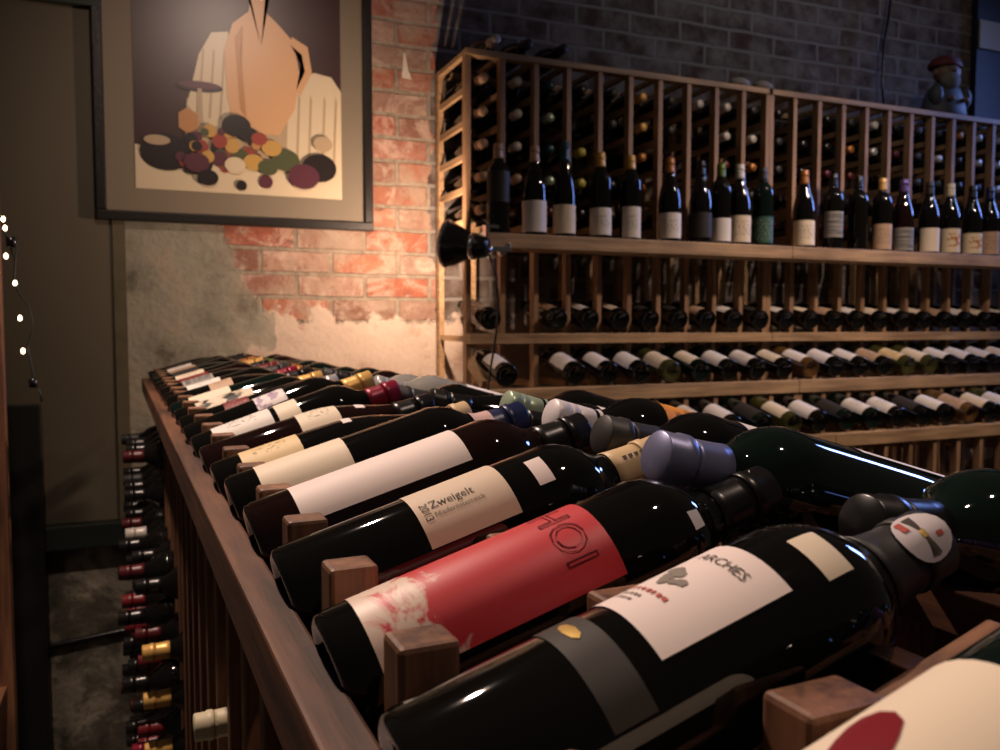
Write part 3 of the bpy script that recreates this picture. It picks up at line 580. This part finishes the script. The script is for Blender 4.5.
# ------------------------------------------------------------------ room
def wall_material():
    m, nt, b = newmat('old_brick_wall'); L = nt.links.new; N = nt.nodes.new
    tc = N('ShaderNodeTexCoord'); geo = tc.outputs['Object']
    sep = N('ShaderNodeSeparateXYZ'); L(geo, sep.inputs[0])
    def math_(op, a, b_=None, c=None):
        n = N('ShaderNodeMath'); n.operation = op
        for i, q in enumerate((a, b_, c)):
            if q is None: continue
            if isinstance(q, (int, float)): n.inputs[i].default_value = q
            else: L(q, n.inputs[i])
        return n.outputs[0]
    def noise(sc, det=4, ro=.6, dist=0):
        n = N('ShaderNodeTexNoise'); n.inputs['Scale'].default_value = sc; n.inputs['Detail'].default_value = det; n.inputs['Roughness'].default_value = ro; n.inputs['Distortion'].default_value = dist; L(geo, n.inputs['Vector']); return n.outputs['Fac']
    def ramp(f, stops):
        n = N('ShaderNodeValToRGB'); e = n.color_ramp.elements
        while len(e) < len(stops): e.new(.5)
        for q, (p, c) in zip(e, stops): q.position = p; q.color = (*c, 1) if isinstance(c, tuple) else (c, c, c, 1)
        L(f, n.inputs[0]); return n.outputs[0]
    def mix(f, a, b_):
        n = N('ShaderNodeMix'); n.data_type = 'RGBA'
        for i, q in ((0, f), (6, a), (7, b_)):
            if isinstance(q, tuple): n.inputs[i].default_value = (*q, 1)
            else: L(q, n.inputs[i])
        return n.outputs[2]
    warp = N('ShaderNodeTexNoise'); warp.inputs['Scale'].default_value = 6; L(geo, warp.inputs['Vector'])
    wv = N('ShaderNodeVectorMath'); wv.operation = 'MULTIPLY_ADD'; wv.inputs[1].default_value = (.016, .016, .016); L(warp.outputs['Color'], wv.inputs[0]); L(geo, wv.inputs[2])
    s2 = N('ShaderNodeSeparateXYZ'); L(wv.outputs[0], s2.inputs[0]); cb = N('ShaderNodeCombineXYZ'); L(s2.outputs[0], cb.inputs[0]); L(s2.outputs[2], cb.inputs[1])
    bk = N('ShaderNodeTexBrick'); bk.inputs['Scale'].default_value = 1; bk.inputs['Brick Width'].default_value = .235; bk.inputs['Row Height'].default_value = .080
    bk.inputs['Mortar Size'].default_value = .008; bk.inputs['Mortar Smooth'].default_value = .25; bk.inputs['Bias'].default_value = 0
    bk.inputs['Color1'].default_value = (0, 0, 0, 1); bk.inputs['Color2'].default_value = (1, 1, 1, 1); bk.inputs['Mortar'].default_value = (.5, .5, .5, 1)
    L(cb.outputs[0], bk.inputs['Vector'])
    brick = ramp(bk.outputs['Color'], [(0, (.40, .13, .075)), (.2, (.20, .12, .09)), (.4, (.44, .17, .10)), (.6, (.30, .23, .18)), (.8, (.36, .11, .07)), (1, (.42, .30, .23))])
    brick = mix(ramp(noise(28, 5, .7), [(.38, 0.), (.75, .7)]), brick, (.20, .075, .05))
    brick = mix(ramp(noise(7, 7, .75, 1.2), [(.52, 0.), (.62, .55)]), brick, (.60, .47, .38))
    brick = mix(ramp(noise(18, 5, .7), [(.60, 0.), (.68, .8)]), brick, (.12, .06, .045))     # leftover lime wash
    col = mix(bk.outputs['Fac'], brick, ramp(noise(40), [(.3, (.20, .16, .12)), (.7, (.36, .30, .23))]))
    col = mix(ramp(noise(4.5, 7, .7, .6), [(.48, 0.), (.60, .7)]), col, ramp(noise(20, 5, .7), [(.3, (.30, .23, .17)), (.7, (.42, .34, .26))]))
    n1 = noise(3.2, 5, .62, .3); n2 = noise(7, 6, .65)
    # darker, greyer bricks from the rack's left end rightwards
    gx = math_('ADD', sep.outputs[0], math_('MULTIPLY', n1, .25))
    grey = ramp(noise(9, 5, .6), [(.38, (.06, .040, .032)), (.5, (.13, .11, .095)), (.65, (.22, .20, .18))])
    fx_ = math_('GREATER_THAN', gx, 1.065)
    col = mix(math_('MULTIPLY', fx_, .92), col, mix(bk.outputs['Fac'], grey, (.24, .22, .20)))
    # grey-olive render on the left
    a = math_('SUBTRACT', math_('ADD', .40, math_('MULTIPLY', math_('SUBTRACT', n1, .5), .9)), sep.outputs[0])
    a = math_('SUBTRACT', a, math_('MULTIPLY', math_('MAXIMUM', math_('SUBTRACT', sep.outputs[2], H+.05), 0), .55))
    plaster = ramp(noise(7, 6, .65), [(.32, (.13, .12, .09)), (.42, (.24, .225, .18)), (.55, (.30, .285, .23)), (.68, (.36, .30, .23))])
    pf = ramp(a, [(.0, 0.), (.02, .75), (.12, 1.)])
    # peach lime plaster along the lower right
    c_ = math_('SUBTRACT', math_('ADD', H+.035, math_('MULTIPLY', math_('SUBTRACT', n2, .5), .30)), sep.outputs[2])
    peach = ramp(noise(6, 6, .7), [(.32, (.40, .27, .20)), (.45, (.58, .46, .37)), (.62, (.62, .50, .41)), (.75, (.36, .22, .15))])
    cf = ramp(c_, [(.0, 0.), (.02, 1.)])
    col = mix(cf, col, peach); col = mix(pf, col, plaster)
    low = math_('LESS_THAN', sep.outputs[2], H-.66)
    col = mix(low, col, ramp(noise(5.5, 7, .68, .4), [(.36, (.07, .065, .05)), (.5, (.16, .145, .11)), (.58, (.38, .34, .27)), (.7, (.30, .26, .20))]))
    L(col, b.inputs['Base Color']); b.inputs['Roughness'].default_value = .92; b.inputs['Specular IOR Level'].default_value = .2
    hgt = math_('ADD', math_('MULTIPLY', bk.outputs['Fac'], -1), math_('MULTIPLY', noise(35, 5, .7), .8))
    pm = math_('MAXIMUM', cf, pf); hgt = math_('ADD', math_('MULTIPLY', hgt, math_('SUBTRACT', 1, pm)), math_('MULTIPLY', math_('MULTIPLY', noise(14, 7, .7), 1.2), pm))
    bp = N('ShaderNodeBump'); bp.inputs['Strength'].default_value = .9; bp.inputs['Distance'].default_value = .008; L(hgt, bp.inputs['Height']); L(bp.outputs[0], b.inputs['Normal'])
    return m
YW = 2.88
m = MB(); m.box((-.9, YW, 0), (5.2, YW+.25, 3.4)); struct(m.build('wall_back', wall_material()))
m = MB(); m.box((-1.6, -2.5, -.1), (5.2, YW+.25, -.0005)); struct(m.build('floor', plain('floor_concrete', (.05, .043, .036), .7, var=.3, scale=5, bump=.3)))
# covered opening left of the picture
OLV = plain('board_olive', (.115, .098, .068), .75, var=.12, scale=3, bump=.2); DKG = plain('paint_dark_green', (.018, .026, .018), .6, var=.3, scale=8)
m = MB(); m.box((-.9, YW-.012, wz(-.61)), (-.098, YW-.0005, wz(.955))); o = m.build('wall_panel', OLV, None, .001); tag(o, 'large pale olive panel fixed to the wall behind the string lights', 'panel')
m = MB(); m.box((-.9, YW-.035, wz(.956)), (-.12, YW-.0005, wz(1.01))); struct(m.build('trim_1', DKG))
m = MB(); m.box((-.9, YW-.05, wz(-.685)), (-.058, YW-.0005, wz(-.612))); struct(m.build('trim_2', DKG, None, .003))
m = MB(); m.box((-.096, YW-.016, wz(-.611)), (-.060, YW-.0005, wz(.955))); struct(m.build('trim_3', plain('wood_weathered', (.10, .085, .05), .8, var=.5, scale=14)))
m = MB(); m.tube([(-.9, YW-.0095, wz(-1.02)), (-.3, YW-.0095, wz(-.99)), (.06, YW-.0095, wz(-.955)), (.3, YW-.0095, wz(-.95))], .010, 8); tag(m.build('pipe', BLK), 'thin dark pipe running low across the rough wall', 'pipe')
m = MB(); m.box((-.46, YW-.09, 0), (-.300, YW-.052, wz(-.235))); struct(m.build('trim_4', plain('upright_black', (.010, .010, .009), .5), None, .003))  # plain black upright standing low at the far left
# ------------------------------------------------------------------ framed print
root = empty('framed_picture', Matrix.Translation((.29, YW-.002, wz(.30)))); tag(root, 'large black-framed still-life print with a wide taupe mat on the brick wall', 'picture')
x0, x1, z0, z1 = -.139, .722, wz(.322), wz(1.42); FR = plain('frame_black', (.010, .008, .007), .4, bump=.4, scale=80)
y0, y1 = YW-.034, YW-.002; w = .030
m = MB(); m.box((x0, y0, z0), (x1, y1, z0+w)); m.box((x0, y0, z1-w), (x1, y1, z1)); m.box((x0, y0, z0+w), (x0+w, y1, z1-w)); m.box((x1-w, y0, z0+w), (x1, y1, z1-w))
m.build('frame', FR, root, .004, Matrix.Identity(4))
px0, px1, pz0, pz1 = -.026, .616, wz(.424), wz(1.32)
m = MB(); m.box((x0+w, YW-.020, z0+w), (x1-w, YW-.014, z1-w)); m.build('mat_board', plain('mat_taupe', (.20, .165, .12), .8), root, 0, Matrix.Identity(4))
PC = [plain('print_plum', (.040, .016, .016), .35), plain('print_cream', (.62, .52, .36), .35), plain('print_tan', (.62, .36, .18), .35), plain('print_dark', (.015, .010, .010), .35), plain('print_red', (.28, .05, .035), .35),
      plain('print_green', (.07, .08, .035), .35), plain('print_yellow', (.50, .30, .08), .35), plain('print_grape', (.09, .025, .04), .35), plain('print_shade', (.42, .32, .20), .35), plain('print_pear', (.45, .22, .08), .35)]
m = MB(); yy = [YW-.0215]
m.box((px0, YW-.0212, pz0), (px1, YW-.0201, pz1))
def poly(pts, mi):
    yy[0] -= .00012; vs = [(px0+(px1-px0)*a, yy[0], pz0+(pz1-pz0)*b) for a, b in pts]; c = (sum(v[0] for v in vs)/len(vs), yy[0], sum(v[2] for v in vs)/len(vs))
    m.add([c]+vs, [(0, 1+i, 1+(i+1) % len(vs)) for i in range(len(vs))], mi)
AR = (px1-px0)/(pz1-pz0)
def ell(cx, cy, r, mi, ry=1.0, n=20): poly([(cx+r*math.cos(2*math.pi*i/n), cy+r*ry*AR*math.sin(2*math.pi*i/n)) for i in range(n)], mi)
# generic still life: cloth-covered table, two clay jugs, a heap of fruit
poly([(0, 0), (1, 0), (1, .13), (.6, .155), (.3, .14), (0, .15)], 1)
poly([(.66, .05), (1, .03), (1, .40), (.95, .45), (.86, .46), (.74, .40), (.66, .28)], 1)                       # draped cloth right
poly([(.22, .12), (.70, .12), (.72, .30), (.62, .38), (.34, .40), (.24, .32)], 8)                                # cloth under jugs
poly([(.24, .30), (.30, .48), (.36, .56), (.44, .57), (.46, .34), (.40, .18)], 1)
for a in (.70, .76, .82, .89, .95): poly([(a, .08), (a+.012, .08), (a+.03, .36), (a+.02, .38)], 8)
for a in (.29, .34, .39): poly([(a, .26), (a+.01, .26), (a+.035, .5), (a+.028, .5)], 8)
poly([(.47, .22), (.68, .22), (.76, .32), (.79, .44), (.76, .56), (.68, .62), (.63, .65), (.62, .70), (.645, .72), (.53, .72), (.55, .70), (.54, .65), (.46, .60), (.42, .50), (.43, .34)], 2)   # big tan jug
poly([(.75, .58), (.83, .55), (.85, .46), (.79, .37), (.77, .39), (.815, .46), (.80, .52), (.745, .55)], 2)        # its handle
ell(.585, .722, .058, 9, .30); ell(.585, .722, .045, 3, .25)
poly([(.49, .30), (.52, .27), (.50, .5), (.51, .6), (.47, .55)], 9)
ell(.30, .365, .11, 3, .22); ell(.30, .372, .10, 7, .18); poly([(.285, .24), (.315, .24), (.31, .36), (.29, .36)], 8)  # footed dish
poly([(.20, .22), (.24, .20), (.29, .22), (.29, .27), (.24, .29), (.20, .27)], 9)
ell(.14, .13, .12, 3, .75); ell(.10, .17, .06, 8, .4)
rp = random.Random(3)
for q in range(46):
    a, b_ = rp.gauss(.42, .10), rp.gauss(.145, .040); 
    if b_ < .03 or b_ > .26: continue
    ell(a, b_, rp.uniform(.018, .042), rp.choice([4, 4, 7, 7, 6, 5, 3, 9]), 1)
for a, b_, r_, c_ in ((.47, .24, .07, 3), (.53, .21, .05, 3), (.55, .115, .05, 6), (.62, .10, .05, 5), (.71, .13, .07, 5), (.64, .17, .05, 6), (.58, .20, .04, 4), (.88, .11, .09, 3), (.80, .075, .08, 7), (.90, .20, .05, 8), (.46, .10, .05, 1), (.28, .10, .06, 7), (.33, .05, .05, 3)): ell(a, b_, r_, c_, .8)
m.build('still_life_print', PC, root, 0, Matrix.Identity(4))
# nails / bright chips on the bricks
m = MB(); m.add([(0, -.003, 0), (.035, -.003, -.004), (.022, -.003, .03), (.012, -.003, .085), (.006, -.003, .088), (.002, -.003, .03)], [(0, 1, 2, 3, 4, 5)]); m.box((0, -.002, 0), (.03, 0, .02))
tag(m.build('paint_chip', plain('chip_white', (.62, .55, .46), .8), None, 0, Matrix.Translation((.835, YW, wz(.86)))), 'white splash of old paint on the bricks right of the framed print', 'paint patch')
# ------------------------------------------------------------------ left rack and string lights
root = empty('side_wine_rack', Matrix.Translation((-.36, 2.3, 0))); tag(root, 'edge of a reddish wooden rack at the far left of the picture', 'wine rack')
m = MB(); m.box((-.375, 2.36, 0), (-.331, 2.40, wz(.80))); m.build('end_post', WB[2], root, .002, Matrix.Identity(4))
m = MB(); m.box((-.375, 2.05, 0), (-.345, 2.09, wz(.80))); m.build('inner_post', WB[2], root, .002, Matrix.Identity(4))
m = MB()
for z in (.79, .2, -.35, -.9): m.box((-.372, 2.0, wz(z-.03)), (-.346, 2.36, wz(z)))
m.build('side_rail', WB[1], root, .001, Matrix.Identity(4))
root = empty('string_lights', Matrix.Translation((-.3, 2.35, wz(.1)))); tag(root, 'strand of tiny warm bulbs on a dark green wire hanging from the left rack', 'string lights')
def P2(px, py, Y):     # a point of the strand, measured from its photographed position
    a = math.atan(351/838); p = math.atan(50/838)
    s, c = math.sin(a), math.cos(a); fw = Vector((s*math.cos(p), c*math.cos(p), -math.sin(p))); rt = Vector((c, -s, 0)); up = rt.cross(fw)
    d = fw+rt*(px-500)/838+up*(375-py)/838; return d*(Y/d.y)+Vector((0, 0, H))
YL = 2.33
W_ = [(-6, 205), (2, 222), (8, 240), (14, 262), (10, 240), (17, 243), (15, 262), (14, 283), (20, 295), (28, 305), (32, 318), (32, 332), (28, 345), (30, 358), (33, 375), (33, 386)]
m = MB(); m.tube([P2(x, y, YL) for x, y in W_], .0022, 6); m.tube([P2(33, 384, YL), P2(40, 392, YL), P2(42, 402, YL)], .0022, 6); m.build('wire', plain('wire_green', (.01, .02, .012), .5), root, 0, Matrix.Identity(4))
m = MB(); m.lathe([(0, -.012), (.009, -.011), (.010, .010), (0, .012)], 10, 0, Matrix.Translation(P2(33, 383, YL))); m.build('plug', BLK, root, 0, Matrix.Identity(4)); m = MB(); m.lathe([(0, -.014), (.012, -.012), (.012, .012), (0, .014)], 10, 0, Matrix.Translation(P2(11, 242, YL))); m.build('plug', BLK, root, 0, Matrix.Identity(4))
for (x, y) in ((5, 228), (6, 256), (15, 283), (20, 318), (23, 351), (3, 219)):
    m = MB(); m.lathe([(0, -.007), (.0035, -.005), (.0045, 0), (.003, .005), (0, .007)], 10, 0, Matrix.Translation(P2(x, y, YL))); m.build('bulb', plain('fairy_glow', (1, .9, .7), .4, emit=(1, .78, .5), es=6), root, 0, Matrix.Identity(4))
# ------------------------------------------------------------------ lights
def light(kind, loc, energy, col, size=.1, tgt=None, **kw):
    d = bpy.data.lights.new(kind.lower()+'_light', kind); d.energy = energy; d.color = col
    if kind == 'AREA': d.size = size; 
    else: d.shadow_soft_size = size
    for k_, v_ in kw.items(): setattr(d, k_, v_)
    o = bpy.data.objects.new(d.name, d); C.objects.link(o); o.location = loc
    if tgt is not None: o.rotation_euler = (Vector(tgt)-Vector(loc)).to_track_quat('-Z', 'Y').to_euler()
    return o
WARM = (1, .75, .61)
light('POINT', lp+ax*.066, 19.0, (1, .69, .50), .012)
light('SPOT', (2.3, 1.5, wz(1.6)), 8, (1, .88, .76), .08, (2.5, 2.88, wz(1.35)), spot_size=R(110), spot_blend=1)
light('SPOT', (-.25, 1.55, wz(1.5)), 135, WARM, .03, IM(.1, 1.0, -.1), spot_size=R(120), spot_blend=.8)
light('SPOT', (2.5, 1.25, wz(1.45)), 52, WARM, .025, (1.8, 2.3, wz(-.35)), spot_size=R(82), spot_blend=1)
light('SPOT', (2.72, 1.18, wz(1.45)), 52, WARM, .025, (2.6, 2.4, wz(-.35)), spot_size=R(82), spot_blend=1)
light('SPOT', (.65, .1, wz(1.35)), 20, WARM, .025, IM(.35, .5, -.1), spot_size=R(70), spot_blend=.8)
light('SPOT', (.35, 1.3, wz(1.5)), 34, WARM, .03, (.25, 2.88, wz(.60)), spot_size=R(50), spot_blend=1)
light('AREA', (4.9, 2.1, wz(1.35)), 9, (.22, .36, 1), .4, (1.2, 1.6, wz(0)), shape='RECTANGLE', size_y=1.0, spread=R(85))
w = bpy.data.worlds.new('world'); bpy.context.scene.world = w; w.use_nodes = True
w.node_tree.nodes['Background'].inputs[0].default_value = (.9, .75, .62, 1); w.node_tree.nodes['Background'].inputs[1].default_value = .028
# ------------------------------------------------------------------ camera
cd = bpy.data.cameras.new('camera'); cam = bpy.data.objects.new('camera', cd); C.objects.link(cam)
cd.sensor_width = 36; cd.lens = 838/1000*36; cd.clip_start = .01
cam.location = (0, 0, H)
cam.rotation_euler = (math.pi/2-math.atan(50/838), 0, -math.atan(351/838))
cd.dof.use_dof = True; cd.dof.focus_distance = .55; cd.dof.aperture_fstop = 15
sc = bpy.context.scene; sc.camera = cam
sc.view_settings.view_transform = 'Standard'; sc.view_settings.look = 'None'; sc.view_settings.gamma = 1; sc.view_settings.exposure = .3
try: sc.view_settings.use_curve_mapping = False
except Exception: pass
